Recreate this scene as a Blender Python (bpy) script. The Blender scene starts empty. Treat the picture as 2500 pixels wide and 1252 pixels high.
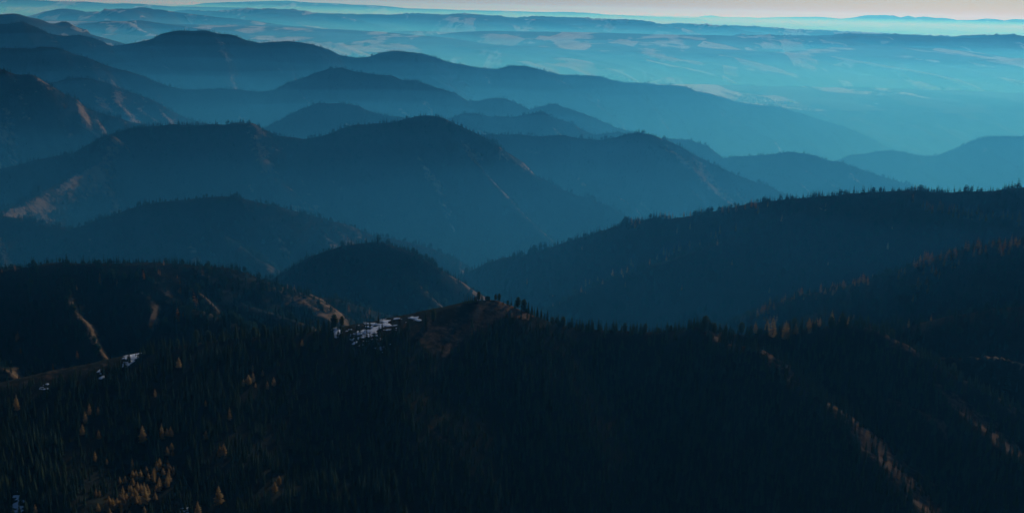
import bpy, math, random
import numpy as np
from mathutils import Matrix, Vector

# ------------------------------------------------------------------ camera, sky, sun, exposure
SC = bpy.context.scene
COL = SC.collection
F, CX, CY = 2917.0, 1250.0, 626.0          # focal length and centre of the photograph in its pixels
ZC = 1000.0                                # camera height above the deepest valley floor
PITCH, ROLL = math.radians(11.77), math.radians(1.37)
fw = np.array([0, math.cos(PITCH), -math.sin(PITCH)])
r0 = np.array([1.0, 0, 0]); u0 = np.array([0, math.sin(PITCH), math.cos(PITCH)])
rt = r0 * math.cos(ROLL) + u0 * math.sin(ROLL)
up = u0 * math.cos(ROLL) - r0 * math.sin(ROLL)
cam = bpy.data.objects.new('camera', bpy.data.cameras.new('camera'))
COL.objects.link(cam); SC.camera = cam
cam.matrix_world = Matrix(((rt[0], up[0], -fw[0], 0), (rt[1], up[1], -fw[1], 0), (rt[2], up[2], -fw[2], ZC), (0, 0, 0, 1)))
cam.data.sensor_width = 36.0
cam.data.lens = 36.0 * F / 2500.0
cam.data.clip_start = 1.0
cam.data.clip_end = 400000.0

SUN_EL, SUN_AZ = math.radians(23), math.radians(22)     # azimuth clockwise from +Y (ahead), to the right
W = bpy.data.worlds.new('World'); SC.world = W; W.use_nodes = True
nt = W.node_tree
bg = nt.nodes['Background']
sky = nt.nodes.new('ShaderNodeTexSky'); sky.sky_type = 'NISHITA'; sky.sun_disc = False
sky.sun_elevation = SUN_EL; sky.sun_rotation = SUN_AZ
sky.altitude = 1500; sky.air_density = 1.0; sky.dust_density = 1.0; sky.ozone_density = 7.0
nt.links.new(sky.outputs[0], bg.inputs[0]); bg.inputs[1].default_value = 0.08
sd = Vector((math.sin(SUN_AZ) * math.cos(SUN_EL), math.cos(SUN_AZ) * math.cos(SUN_EL), math.sin(SUN_EL)))
sun = bpy.data.objects.new('sun', bpy.data.lights.new('sun', 'SUN')); COL.objects.link(sun)
sun.data.energy = 5.0; sun.data.angle = math.radians(0.53); sun.data.color = (1.0, 0.95, 0.90)
sun.rotation_euler = sd.to_track_quat('Z', 'Y').to_euler()
HAZE_D, HAZE_COL, HAZE_G = 3.5e-5, (0.065, 0.46, 0.95), 0.48
MIST_COL, MIST_LAYERS = (0.06, 0.465, 0.95), ((0.65e-4, 800.0), (0.85e-4, 705.0), (1.4e-4, 625.0))    # three bodies of mist, each of even density, the densest lowest
SC.view_settings.view_transform = 'Standard'; SC.view_settings.look = 'None'
SC.view_settings.exposure = -1.15; SC.view_settings.gamma = 1.0
SC.cycles.use_denoising = True
SC.cycles.volume_bounces = 0
SC.cycles.max_bounces = 5
SC.cycles.transparent_max_bounces = 16

rng = np.random.default_rng(7); random.seed(7)

# ------------------------------------------------------------------ helpers
def P(px, py, Y):
    px, py, Y = np.broadcast_arrays(np.asarray(px, float), np.asarray(py, float), np.asarray(Y, float))
    d = fw + rt * ((px - CX) / F)[..., None] + up * ((CY - py) / F)[..., None]
    p = d * (Y / d[..., 1])[..., None]
    p[..., 2] += ZC
    return p

def project(p):
    q = p - np.array([0, 0, ZC])
    w = q @ fw
    w = np.where(w < 1, 1, w)
    return CX + F * (q @ rt) / w, CY - F * (q @ up) / w, w

_perm = np.random.default_rng(3).permutation(256); _perm = np.concatenate([_perm, _perm, _perm])
_ang = np.random.default_rng(4).random(256) * 2 * np.pi
_gx, _gy = np.cos(_ang), np.sin(_ang)
def noise(x, y):
    x, y = np.broadcast_arrays(np.asarray(x, float), np.asarray(y, float))
    xi = np.floor(x).astype(int); yi = np.floor(y).astype(int)
    xf = x - xi; yf = y - yi
    def g(ix, iy, dx, dy):
        h = _perm[_perm[ix & 255] + (iy & 255)]
        return _gx[h] * dx + _gy[h] * dy
    u = xf ** 3 * (xf * (xf * 6 - 15) + 10); v = yf ** 3 * (yf * (yf * 6 - 15) + 10)
    a = g(xi, yi, xf, yf); b = g(xi + 1, yi, xf - 1, yf)
    c = g(xi, yi + 1, xf, yf - 1); d = g(xi + 1, yi + 1, xf - 1, yf - 1)
    return ((a + u * (b - a)) * (1 - v) + (c + u * (d - c)) * v) * 1.5
def fbm(x, y, o=4):
    s = 0; a = 1.0; f = 1.0; t = 0
    for i in range(o):
        s = s + a * noise(x * f + 17.3 * i, y * f - 9.1 * i); t += a; a *= 0.5; f *= 2.03
    return s / t
def sstep(a, b, x):
    t = np.clip((x - a) / (b - a), 0, 1)
    return t * t * (3 - 2 * t)

def tag(o, label=None, cat=None, group=None, kind=None):
    if label: o['label'] = label
    if cat: o['category'] = cat
    if group: o['group'] = group
    if kind: o['kind'] = kind
    return o

def mesh_from(name, v, f, attrs=None, smooth=True):
    me = bpy.data.meshes.new(name)
    v = np.asarray(v, np.float32); f = np.asarray(f, np.int32)
    k = f.shape[1]
    me.vertices.add(len(v)); me.vertices.foreach_set('co', v.ravel())
    me.loops.add(f.size); me.loops.foreach_set('vertex_index', f.ravel())
    me.polygons.add(len(f)); me.polygons.foreach_set('loop_start', np.arange(0, f.size, k, dtype=np.int32))
    try: me.polygons.foreach_set('loop_total', np.full(len(f), k, np.int32))
    except Exception: pass
    if smooth: me.polygons.foreach_set('use_smooth', np.ones(len(f), bool))
    for n, a in (attrs or {}).items():
        at = me.attributes.new(n, 'FLOAT', 'POINT'); at.data.foreach_set('value', np.asarray(a, np.float32))
    me.update(calc_edges=True); me.validate()
    return me

def add_obj(name, me, mat=None, parent=None, loc=None):
    o = bpy.data.objects.new(name, me); COL.objects.link(o)
    if mat is not None and len(me.materials) == 0: me.materials.append(mat)
    if parent is not None: o.parent = parent
    if loc is not None: o.location = loc
    return o

# ------------------------------------------------------------------ materials
def new_mat(name):
    m = bpy.data.materials.new(name); m.use_nodes = True
    n = m.node_tree.nodes; l = m.node_tree.links
    b = n['Principled BSDF']; b.inputs['Specular IOR Level'].default_value = 0.0
    return m, n, l, b

def noise_node(n, l, coord, scale, detail=4, rough=0.55):
    t = n.new('ShaderNodeTexNoise'); t.inputs['Scale'].default_value = scale
    t.inputs['Detail'].default_value = detail; t.inputs['Roughness'].default_value = rough
    l.new(coord, t.inputs['Vector']); return t
def ramp(n, l, fac, stops):
    r = n.new('ShaderNodeValToRGB'); e = r.color_ramp.elements
    while len(e) < len(stops): e.new(0.5)
    for i, (p, c) in enumerate(stops):
        e[i].position = p; e[i].color = (*c, 1) if len(c) == 3 else c
    l.new(fac, r.inputs[0]); return r
def mix(n, l, fac, a, b, mode='MIX'):
    m = n.new('ShaderNodeMix'); m.data_type = 'RGBA'; m.blend_type = mode
    if hasattr(fac, 'links'): l.new(fac, m.inputs[0])
    else: m.inputs[0].default_value = fac
    for i, x in ((6, a), (7, b)):
        if hasattr(x, 'links'): l.new(x, m.inputs[i])
        else: m.inputs[i].default_value = (*x, 1)
    return m.outputs[2]

def terrain_mat(name, soil, grass, sc):
    m, n, l, b = new_mat(name)
    co = n.new('ShaderNodeNewGeometry').outputs['Position']
    at = n.new('ShaderNodeAttribute'); at.attribute_name = 'grass'
    n1 = noise_node(n, l, co, 0.06 * sc, 6, 0.65); n2 = noise_node(n, l, co, 0.012 * sc, 4)
    g1 = mix(n, l, ramp(n, l, n1.outputs[0], [(0.3, (0, 0, 0)), (0.75, (1, 1, 1))]).outputs[0], tuple(c * 0.45 for c in grass), tuple(min(1, c * 1.5) for c in grass))
    g2 = mix(n, l, ramp(n, l, n2.outputs[0], [(0.35, (0, 0, 0)), (0.7, (1, 1, 1))]).outputs[0], g1, (grass[0] * 0.75, grass[1] * 0.85, grass[2] * 0.85))
    s1 = mix(n, l, n1.outputs[0], tuple(c * 0.6 for c in soil), tuple(c * 1.5 for c in soil))
    ad = n.new('ShaderNodeMath'); ad.operation = 'ADD'
    l.new(at.outputs['Fac'], ad.inputs[0])
    mr = n.new('ShaderNodeMapRange'); mr.inputs[1].default_value = 0.25; mr.inputs[2].default_value = 0.75
    mr.inputs[3].default_value = -0.28; mr.inputs[4].default_value = 0.28
    l.new(n1.outputs[0], mr.inputs[0]); l.new(mr.outputs[0], ad.inputs[1])
    fr = ramp(n, l, ad.outputs[0], [(0.36, (0, 0, 0)), (0.64, (1, 1, 1))])
    c = mix(n, l, fr.outputs[0], s1, g2)
    l.new(c, b.inputs['Base Color']); b.inputs['Roughness'].default_value = 0.95
    bp = n.new('ShaderNodeBump'); bp.inputs['Strength'].default_value = 1.0; bp.inputs['Distance'].default_value = 2.0 / sc
    l.new(n1.outputs[0], bp.inputs['Height']); l.new(bp.outputs[0], b.inputs['Normal'])
    return m

def foliage_mat(name, c0, c1, trans=0.0):
    m, n, l, b = new_mat(name)
    oi = n.new('ShaderNodeObjectInfo')
    co = n.new('ShaderNodeTexCoord').outputs['Object']
    n1 = noise_node(n, l, co, 1.6, 3)
    a = mix(n, l, oi.outputs['Random'], c0, c1)
    c = mix(n, l, n1.outputs[0], tuple(x * 0.55 for x in c0), a)
    l.new(c, b.inputs['Base Color']); b.inputs['Roughness'].default_value = 1.0; b.inputs['Specular IOR Level'].default_value = 0.0
    if trans:
        t = n.new('ShaderNodeBsdfTranslucent'); l.new(c, t.inputs[0])
        ms = n.new('ShaderNodeMixShader'); ms.inputs[0].default_value = trans
        l.new(b.outputs[0], ms.inputs[1]); l.new(t.outputs[0], ms.inputs[2])
        l.new(ms.outputs[0], n['Material Output'].inputs['Surface'])
    return m

def bark_mat():
    m, n, l, b = new_mat('bark')
    co = n.new('ShaderNodeTexCoord').outputs['Object']
    n1 = noise_node(n, l, co, 6, 4)
    l.new(ramp(n, l, n1.outputs[0], [(0.3, (0.035, 0.026, 0.02)), (0.7, (0.11, 0.085, 0.065))]).outputs[0], b.inputs['Base Color'])
    b.inputs['Roughness'].default_value = 0.9
    return m

SOIL = (0.024, 0.026, 0.018); GRASS = (0.20, 0.125, 0.07)
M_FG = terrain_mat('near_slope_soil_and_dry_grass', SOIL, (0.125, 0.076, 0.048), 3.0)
M_MID = terrain_mat('forest_floor_and_dry_grass', SOIL, GRASS, 1.0)
M_FIR = foliage_mat('fir_needles', (0.010, 0.030, 0.020), (0.034, 0.066, 0.036))
M_NEARFIR = foliage_mat('near_fir_needles', (0.036, 0.060, 0.032), (0.075, 0.098, 0.044))
M_LARCH = foliage_mat('golden_larch_needles', (0.52, 0.33, 0.12), (0.80, 0.58, 0.26), 0.6)
M_RUSTY = foliage_mat('rusty_larch_needles', (0.46, 0.20, 0.06), (0.60, 0.30, 0.10), 0.5)
M_BARK = bark_mat()

# ------------------------------------------------------------------ tree prototypes
def trunk_geo(h, r, n=6, seg=4, lean=0.0):
    v = []; f = []
    for i in range(seg + 1):
        t = i / seg
        for k in range(n):
            a = 2 * math.pi * k / n
            rr = r * (1 - t) ** 0.8 + 0.015
            v.append((rr * math.cos(a) + lean * t * t * h, rr * math.sin(a), t * h - (0.8 if i == 0 else 0)))
    for i in range(seg):
        for k in range(n):
            f.append((i * n + k, i * n + (k + 1) % n, (i + 1) * n + (k + 1) % n, (i + 1) * n + k))
    return v, f

def crown_geo(rnd, h, rad, z0, whorls, per, droop, profile, fold=0.12, jitter=0.25, wid=0.34):
    """whorls of drooping branch sprays: each spray is a folded kite with a side twig"""
    v = []; f = []
    for w in range(whorls):
        t = (w + rnd.uniform(-0.2, 0.2)) / whorls
        z = z0 + (h - z0) * t
        R = rad * profile(t)
        a0 = rnd.uniform(0, 6.28)
        for k in range(per):
            if rnd.random() < 0.07: continue
            a = a0 + 6.283 * k / per + rnd.uniform(-0.3, 0.3)
            L = max(0.22, R * rnd.uniform(1 - jitter, 1 + jitter * 0.6))
            ca, sa = math.cos(a), math.sin(a)
            wd = L * wid * rnd.uniform(0.8, 1.3) + 0.1
            dz = -droop * L * rnd.uniform(0.6, 1.3)
            b = len(v)
            zz = z + rnd.uniform(-0.2, 0.2)
            def pt(rr, ww, dh): v.append((ca * rr - sa * ww, sa * rr + ca * ww, zz + dh))
            pt(0.0, 0, 0.10); pt(L * 0.55, wd, dz * 0.6 - fold * L); pt(L, 0, dz)
            pt(L * 0.55, -wd, dz * 0.6 - fold * L); pt(L * 0.5, 0, dz * 0.25 + 0.06 * L)
            f += [(b, b + 1, b + 4), (b + 1, b + 2, b + 4), (b + 2, b + 3, b + 4), (b + 3, b, b + 4)]
    b = len(v)      # leader at the top
    v += [(0.14, 0, h - 0.9), (-0.07, 0.12, h - 0.9), (-0.07, -0.12, h - 0.9), (0, 0, h + 0.25)]
    f += [(b, b + 1, b + 3), (b + 1, b + 2, b + 3), (b + 2, b, b + 3)]
    return v, f

def cone_prof(p): return lambda t: max(0.0, (1 - t)) ** p
def spire(t): return (1 - t) ** 0.85 * (0.75 + 0.25 * math.sin(9 * t)) if t < 1 else 0
def bushy(t): return math.sqrt(max(0, 1 - (1.9 * (t - 0.42)) ** 2 * 0.85)) if t < 0.96 else 0.2
def larchp(t): return (1 - t) ** 0.75 * (0.55 + 0.9 * min(t, 0.3)) / 0.75

PROTO = {}
def proto(key, mat, height, rad, z0, wh, per, droop, prof, seed, **kw):
    rnd = random.Random(seed)
    tv, tf = trunk_geo(height * 0.97, 0.017 * height)
    cv, cf = crown_geo(rnd, height, rad, z0, wh, per, droop, prof, **kw)
    tm = mesh_from(key + '_trunk', tv, tf); tm.materials.append(M_BARK)
    cm = mesh_from(key + '_crown', cv, cf, smooth=False); cm.materials.append(mat)
    PROTO[key] = (tm, cm, height)
for i in range(4):
    proto('fir%d' % i, M_NEARFIR, 16, [2.0, 2.5, 1.7, 2.2][i], 0.8, [22, 20, 24, 18][i], 8, 0.35, [cone_prof(0.8), cone_prof(0.7), spire, cone_prof(0.95)][i], 11 + i)
for i in range(3):
    proto('larch%d' % i, M_LARCH, 16, [2.7, 3.1, 2.3][i], [2.2, 3.0, 1.8][i], [17, 19, 15][i], 8, 0.12, larchp, 31 + i, jitter=0.6, wid=0.24)
for i in range(2):
    proto('rusty%d' % i, M_RUSTY, 16, [2.7, 2.2][i], 2.0, 16, 8, 0.12, larchp, 41 + i, jitter=0.6, wid=0.26)
for i in range(2):
    proto('pine%d' % i, M_NEARFIR, 16, [4.4, 3.8][i], 2.0, 15, 9, -0.12, bushy, 51 + i, jitter=0.35, wid=0.5)
proto('snag0', M_BARK, 16, 1.0, 3.0, 9, 4, 0.1, cone_prof(0.6), 71, wid=0.05)

def joined(key, parts):
    """one small mesh (trunk and crown) for the distant forest"""
    me = bpy.data.meshes.new(key); vs = []; fs = []; mi = []
    for k, (v, f, mat) in enumerate(parts):
        b = len(vs); vs += v; fs += [tuple(x + b for x in q) for q in f]; mi += [k] * len(f)
        me.materials.append(mat)
    me.from_pydata(vs, [], fs); me.polygons.foreach_set('material_index', mi); me.update()
    return bpy.data.objects.new(key, me)
FAR = []
for i in range(3):
    rnd = random.Random(80 + i)
    FAR.append(joined('distant_fir_%d' % i, [(*crown_geo(rnd, 16, [2.3, 2.8, 1.9][i], 0.6, 9, 6, 0.4, cone_prof(0.8), wid=0.55), M_FIR), (*trunk_geo(14, 0.25, 3, 1), M_BARK)]))
for i in range(2):
    rnd = random.Random(90 + i)
    FAR.append(joined('distant_larch_%d' % i, [(*crown_geo(rnd, 16, 2.6, 1.6, 9, 6, 0.15, larchp, wid=0.5), M_RUSTY), (*trunk_geo(14, 0.25, 3, 1), M_BARK)]))
rnd = random.Random(99)
FAR.append(joined('distant_pine', [(*crown_geo(rnd, 14, 3.6, 1.2, 8, 7, 0.0, bushy, wid=0.6), M_FIR), (*trunk_geo(12, 0.28, 3, 1), M_BARK)]))
# medium detail (near forest that is too many to be single trees)
MEDF = []
for i in range(3):
    rnd = random.Random(120 + i)
    MEDF.append(joined('near_fir_%d' % i, [(*crown_geo(rnd, 16, [2.2, 2.6, 1.8][i], 0.7, 15, 7, 0.36, [cone_prof(0.8), cone_prof(0.7), spire][i]), M_NEARFIR), (*trunk_geo(15, 0.26, 5, 2), M_BARK)]))

def scatter(name, pts, scl, pick, protos, label):
    """ONE stuff object: a cloud of points on which whole trees are instanced"""
    n = len(pts)
    me = bpy.data.meshes.new(name)
    me.vertices.add(n); me.vertices.foreach_set('co', np.asarray(pts, np.float32).ravel())
    a = me.attributes.new('tree_scale', 'FLOAT_VECTOR', 'POINT'); a.data.foreach_set('vector', np.asarray(scl, np.float32).ravel())
    a = me.attributes.new('tree_turn', 'FLOAT', 'POINT'); a.data.foreach_set('value', (rng.random(n) * 6.283).astype(np.float32))
    a = me.attributes.new('tree_pick', 'INT', 'POINT'); a.data.foreach_set('value', np.asarray(pick, np.int32))
    o = bpy.data.objects.new(name, me); COL.objects.link(o)
    g = bpy.data.node_groups.new(name, 'GeometryNodeTree')
    g.interface.new_socket('Geometry', in_out='INPUT', socket_type='NodeSocketGeometry')
    g.interface.new_socket('Geometry', in_out='OUTPUT', socket_type='NodeSocketGeometry')
    N, L = g.nodes, g.links
    gi = N.new('NodeGroupInput'); go = N.new('NodeGroupOutput')
    jn = N.new('GeometryNodeJoinGeometry')
    for p in reversed(protos):
        oi = N.new('GeometryNodeObjectInfo'); oi.inputs['Object'].default_value = p; oi.inputs['As Instance'].default_value = True
        L.new(oi.outputs['Geometry'], jn.inputs[0])
    ip = N.new('GeometryNodeInstanceOnPoints'); ip.inputs['Pick Instance'].default_value = True
    def attr(nm, ty):
        q = N.new('GeometryNodeInputNamedAttribute'); q.data_type = ty; q.inputs['Name'].default_value = nm
        return [s for s in q.outputs if s.enabled and s.name == 'Attribute'][0]
    L.new(gi.outputs[0], ip.inputs['Points']); L.new(jn.outputs[0], ip.inputs['Instance'])
    L.new(attr('tree_pick', 'INT'), ip.inputs['Instance Index'])
    cx = N.new('ShaderNodeCombineXYZ'); L.new(attr('tree_turn', 'FLOAT'), cx.inputs[2])
    er = N.new('FunctionNodeEulerToRotation'); L.new(cx.outputs[0], er.inputs[0]); L.new(er.outputs[0], ip.inputs['Rotation'])
    L.new(attr('tree_scale', 'FLOAT_VECTOR'), ip.inputs['Scale'])
    L.new(ip.outputs[0], go.inputs[0])
    md = o.modifiers.new('trees', 'NODES'); md.node_group = g
    tag(o, label, 'forest', kind='stuff')
    return o

# ------------------------------------------------------------------ ridges
HOR = np.full(2900, 1e9)                      # how high nearer ridges already reach, per column (skips trees nothing could show)
def hor_update(p):
    u, v, w = project(p)
    b = np.clip(((u + 200)).astype(int), 0, 2899)
    ok = (u > -200) & (u < 2700)
    np.minimum.at(HOR, b[ok], v[ok])
    # fill gaps
    idx = np.where(HOR < 1e8)[0]
    if len(idx): HOR[idx[0]:idx[-1] + 1] = np.interp(np.arange(idx[0], idx[-1] + 1), idx, HOR[idx])

class Ridge:
    pass

def line3(pts, Y, drop=0.0):
    """image trace + distance -> 3D polyline; Y is a number or knots [(px, dist), ...]; extends past the frame"""
    pts = np.array(pts, float)
    if np.ndim(Y) == 0: yy = np.full(len(pts), float(Y))
    else:
        k = np.array(Y, float); yy = np.interp(pts[:, 0], k[:, 0], k[:, 1])
    return P(pts[:, 0], pts[:, 1] + drop * F / yy, yy)

def build_ridge(name, label, main, Y, res, slope=0.52, back=0.5, spurs=(), front=900, behind=250, lam=300.0, gul=0.5, skew=0.7,
                grass=0.0, mat=None, tree_drop=1.5, zmin=-20.0, rough=1.0, ext=0.0, cat='hill', kind='structure', fine=2.0, xlim=None, slope_x=None, gul_x=None, spur_up=1.12, spur_grass=0.3, jag=1.4):
    lines = [line3(main, Y, tree_drop)]
    m = lines[0]
    if ext:                                           # carry the crest on beyond the picture
        a, b = m[0], m[-1]
        da = (a - m[min(3, len(m) - 1)]); db = (b - m[-min(4, len(m))])
        da[2] *= 0.4; db[2] *= 0.4
        lines[0] = m = np.vstack([a + da / np.linalg.norm(da[:2]) * ext, m, b + db / np.linalg.norm(db[:2]) * ext])
    if jag:                                           # knolls and notches along the crest
        seg = np.linalg.norm(np.diff(m[:, :2], axis=0), axis=1); sl_ = np.concatenate([[0], np.cumsum(seg)])
        st = np.clip(0.011 * m[:, 1].mean(), 22, 90); q = np.linspace(0, sl_[-1], int(sl_[-1] / st) + 2)
        mm = np.stack([np.interp(q, sl_, m[:, c]) for c in range(3)], -1)
        mm[:, 2] += jag * 0.0016 * mm[:, 1] * (noise(q / (st * 3.1) + m[0, 0] * 0.01, q * 0 + 0.37) + 0.7 * noise(q / (st * 1.3) + 5, q * 0 + m[0, 0] * 0.013))
        lines[0] = m = mm
    for sp in spurs: lines.append(line3(sp[0], sp[1], tree_drop * 0.3))
    allp = np.vstack(lines)
    x0, x1 = allp[:, 0].min() - front * 0.5, allp[:, 0].max() + front * 0.5
    if xlim: x0, x1 = max(x0, xlim[0]), min(x1, xlim[1])
    y0, y1 = allp[:, 1].min() - front, allp[:, 1].max() + behind
    nx, ny = int((x1 - x0) / res) + 1, int((y1 - y0) / res) + 1
    gx, gy = np.meshgrid(np.linspace(x0, x1, nx), np.linspace(y0, y1, ny))
    # gentle warp so creases do not run straight
    wx = gx + 0.16 * lam * fbm(gx / lam, gy / lam, 3); wy = gy + 0.16 * lam * fbm(gx / lam + 31, gy / lam + 7, 3)
    SL = np.full(gx.shape, slope) if slope_x is None else np.interp(gx, [q[0] for q in slope_x], [q[1] for q in slope_x])
    H = np.full(gx.shape, -1e9); S = np.zeros_like(H); D = np.zeros_like(H); B = np.zeros(H.shape, bool)
    for li, ln in enumerate(lines):
        s0 = 977.0 * li
        for i in range(len(ln) - 1):
            a, b = ln[i], ln[i + 1]
            ab = b[:2] - a[:2]; L = np.linalg.norm(ab)
            if L < 1e-3: continue
            qx, qy = (gx, gy)
            t = ((qx - a[0]) * ab[0] + (qy - a[1]) * ab[1]) / L ** 2
            tc = np.clip(t, 0, 1)
            dx = qx - (a[0] + tc * ab[0]); dy = qy - (a[1] + tc * ab[1])
            d = np.hypot(dx, dy)
            side = (ab[0] * dy - ab[1] * dx) > 0
            isb = side & (li == 0)
            r = 10.0 if li == 0 else 8.0
            sl = np.where(isb, back, SL if li == 0 else SL * spur_up)
            h = a[2] + tc * (b[2] - a[2]) - sl * (np.sqrt(d * d + r * r) - r)
            k = h > H
            H[k] = h[k]; S[k] = (s0 + L * tc)[k]; D[k] = d[k]; B[k] = isb[k]
            s0 += L
    dd = np.minimum(D, 500.0)
    sg = np.where(B, -1, 1)
    # spurs and gullies run down the flank, aslant to the right
    ux, uy = (wx - skew * (wy - gy.mean()) * -1.0) / lam, (wy * 0.35 - wx * 0.1) / lam
    v1 = noise(ux, uy * 0.6); v2 = noise(ux * 2.3 + 5, uy * 1.4 + 3)
    ramp_d = sstep(0, 90, D) * dd
    if gul_x: gul = np.interp(gx, [q[0] for q in gul_x], [q[1] for q in gul_x])
    H = H - gul * ramp_d * (np.abs(v1) * 0.9 - 0.20) - gul * 0.45 * ramp_d * (np.abs(v2) - 0.25)
    H = H + rough * (0.085 * dd * fbm(gx / 150, gy / 150, 5) + fine * fbm(gx / 36, gy / 36, 3))
    H = np.maximum(H, zmin)
    gz = H
    dzx = np.gradient(gz, gx[0, 1] - gx[0, 0], axis=1); dzy = np.gradient(gz, gy[1, 0] - gy[0, 0], axis=0)
    nrm = np.sqrt(dzx ** 2 + dzy ** 2 + 1); nxn = -dzx / nrm; nyn = -dzy / nrm
    # dry grass grows on spur crests and slopes turned to the right (the sunny side), forest elsewhere
    spurline = np.exp(-(v1 / 0.07) ** 2) * 0.45 + np.exp(-(v2 / 0.05) ** 2) * 0.22
    G = 0.09 + grass + 0.65 * (nxn - 0.12) + spurline * sstep(20, 120, D) + 0.55 * fbm(gx / 110 + 9, gy / 110, 4)
    if spurs:
        dsp = np.full(gx.shape, 1e9)
        for ln in lines[1:]:
            for i in range(len(ln) - 1):
                a, b = ln[i], ln[i + 1]; ab = b[:2] - a[:2]; L2 = ab @ ab
                tc = np.clip(((gx - a[0]) * ab[0] + (gy - a[1]) * ab[1]) / L2, 0, 1)
                qx = gx - (a[0] + tc * ab[0]); qy = gy - (a[1] + tc * ab[1])
                dsp = np.minimum(dsp, np.hypot(qx - 14, qy))
        G = G + spur_grass * np.exp(-(dsp / 22.0) ** 2)
    R = Ridge(); R.name = name; R.x, R.y, R.z, R.G, R.D, R.B = gx, gy, gz, G, D, B
    R.res = (gx[0, 1] - gx[0, 0], gy[1, 0] - gy[0, 0]); R.lines = lines; R.nx, R.ny = nxn, nyn
    R.mat = mat or M_MID; R.label = label; R.cat = cat; R.kind = kind; R.zmin = zmin
    return R

def finish_ridge(R):
    ny, nx = R.x.shape
    v = np.stack([R.x, R.y, R.z], -1).reshape(-1, 3)
    idx = np.arange(nx * ny).reshape(ny, nx)
    q = np.stack([idx[:-1, :-1], idx[:-1, 1:], idx[1:, 1:], idx[1:, :-1]], -1).reshape(-1, 4)
    keep = (v[q][:, :, 2].max(1) > R.zmin + 0.5)
    q = q[keep]
    used = np.zeros(len(v), bool); used[q.ravel()] = True
    new = np.cumsum(used) - 1
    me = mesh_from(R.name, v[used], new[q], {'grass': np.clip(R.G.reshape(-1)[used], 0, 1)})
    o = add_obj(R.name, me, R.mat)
    tag(o, R.label, R.cat, kind=R.kind)
    return o

def sample(R, x, y, A):
    fx = np.clip((x - R.x[0, 0]) / R.res[0], 0, R.x.shape[1] - 1.001); fy = np.clip((y - R.y[0, 0]) / R.res[1], 0, R.x.shape[0] - 1.001)
    i = fx.astype(int); j = fy.astype(int); a = fx - i; b = fy - j
    return (A[j, i] * (1 - a) + A[j, i + 1] * a) * (1 - b) + (A[j + 1, i] * (1 - a) + A[j + 1, i + 1] * a) * b

def forest_points(R, spacing, gthr=0.5, behind=45.0, hmin=8, hmax=21, edge=0.16, others=(), vmargin=25):
    x0, x1, y0, y1 = R.x.min(), R.x.max(), R.y.min(), R.y.max()
    n = int((x1 - x0) * (y1 - y0) / spacing ** 2)
    cap = 900000
    n = min(n, cap)
    x = rng.uniform(x0, x1, n); y = rng.uniform(y0, y1, n)
    z = sample(R, x, y, R.z); G = sample(R, x, y, R.G); D = sample(R, x, y, R.D); B = sample(R, x, y, R.B.astype(float)) > 0.5
    p = np.stack([x, y, z], -1)
    u, v, w = project(p + np.array([0, 0, hmax]))
    hb = HOR[np.clip((u + 200).astype(int), 0, 2899)]
    prob = 1 - sstep(gthr - edge, gthr + edge, G)
    prob = np.maximum(prob, 0.13) * (0.55 + 0.45 * sstep(-0.25, 0.15, fbm(x / 45, y / 45, 3)))
    k = (rng.random(n) < prob) & (u > -90) & (u < 2590) & (v < 1330) & (v < hb + vmargin) & (~B | (D < behind)) & (z > R.zmin + 1)
    for Q in others:
        inside = (x > Q.x.min()) & (x < Q.x.max()) & (y > Q.y.min()) & (y < Q.y.max())
        k &= ~(inside & (sample(Q, x, y, Q.z) > z + 2))
    p = p[k]; h = rng.uniform(hmin, hmax, len(p)) * (0.85 + 0.55 * noise(p[:, 0] / 38, p[:, 1] / 38))
    return p, h, G[k]

# ------------------------------------------------------------------ the ridges, nearest first (traces in photo pixels, distances in metres)
RIDGES = {}
def ridge(key, *a, **k):
    RIDGES[key] = build_ridge(*a, **k); return RIDGES[key]

ridge('fg', 'near_ridge', 'dark near ridge with bare grassy summit, forest on its left slope',
      [(-260, 1000), (-120, 968), (0, 935), (100, 912), (200, 893), (300, 872), (345, 862), (420, 848), (520, 832), (640, 820), (760, 812), (830, 799), (900, 787),
       (1000, 766), (1080, 750), (1130, 741), (1160, 734), (1190, 729), (1215, 736), (1240, 748), (1270, 762), (1340, 787), (1400, 802), (1500, 808), (1600, 812), (1690, 806),
       (1720, 800), (1760, 812), (1800, 822), (1850, 815), (1950, 808), (2050, 795), (2110, 797), (2160, 815), (2220, 850), (2300, 900), (2420, 965), (2560, 1050), (2700, 1130)],
      [(-260, 990), (0, 1020), (800, 1120), (1190, 1170), (2050, 1190), (2300, 1130), (2700, 1050)], 3.5,
      slope=0.39, slope_x=[(-260, 0.27), (-90, 0.30), (10, 0.52), (400, 0.55)], back=0.75, front=450, behind=160, lam=190, gul_x=[(-200, 0.04), (150, 0.07), (260, 0.22)], spur_up=1.08, spur_grass=0.35, skew=0.9, grass=-0.05, mat=M_FG, tree_drop=0.0, jag=0.35, rough=1.0, fine=1.2,
      spurs=[([(1705, 800), (1760, 838), (1840, 850), (1880, 900), (1930, 935), (2010, 985), (2060, 1060), (2120, 1110), (2180, 1190), (2260, 1260), (2330, 1340)],
              [(1705, 1165), (1840, 1120), (2120, 985), (2330, 880)]),
             ([(2110, 800), (2170, 850), (2230, 905), (2290, 970), (2380, 1040), (2470, 1120)], [(2110, 1180), (2470, 1000)])])
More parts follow.
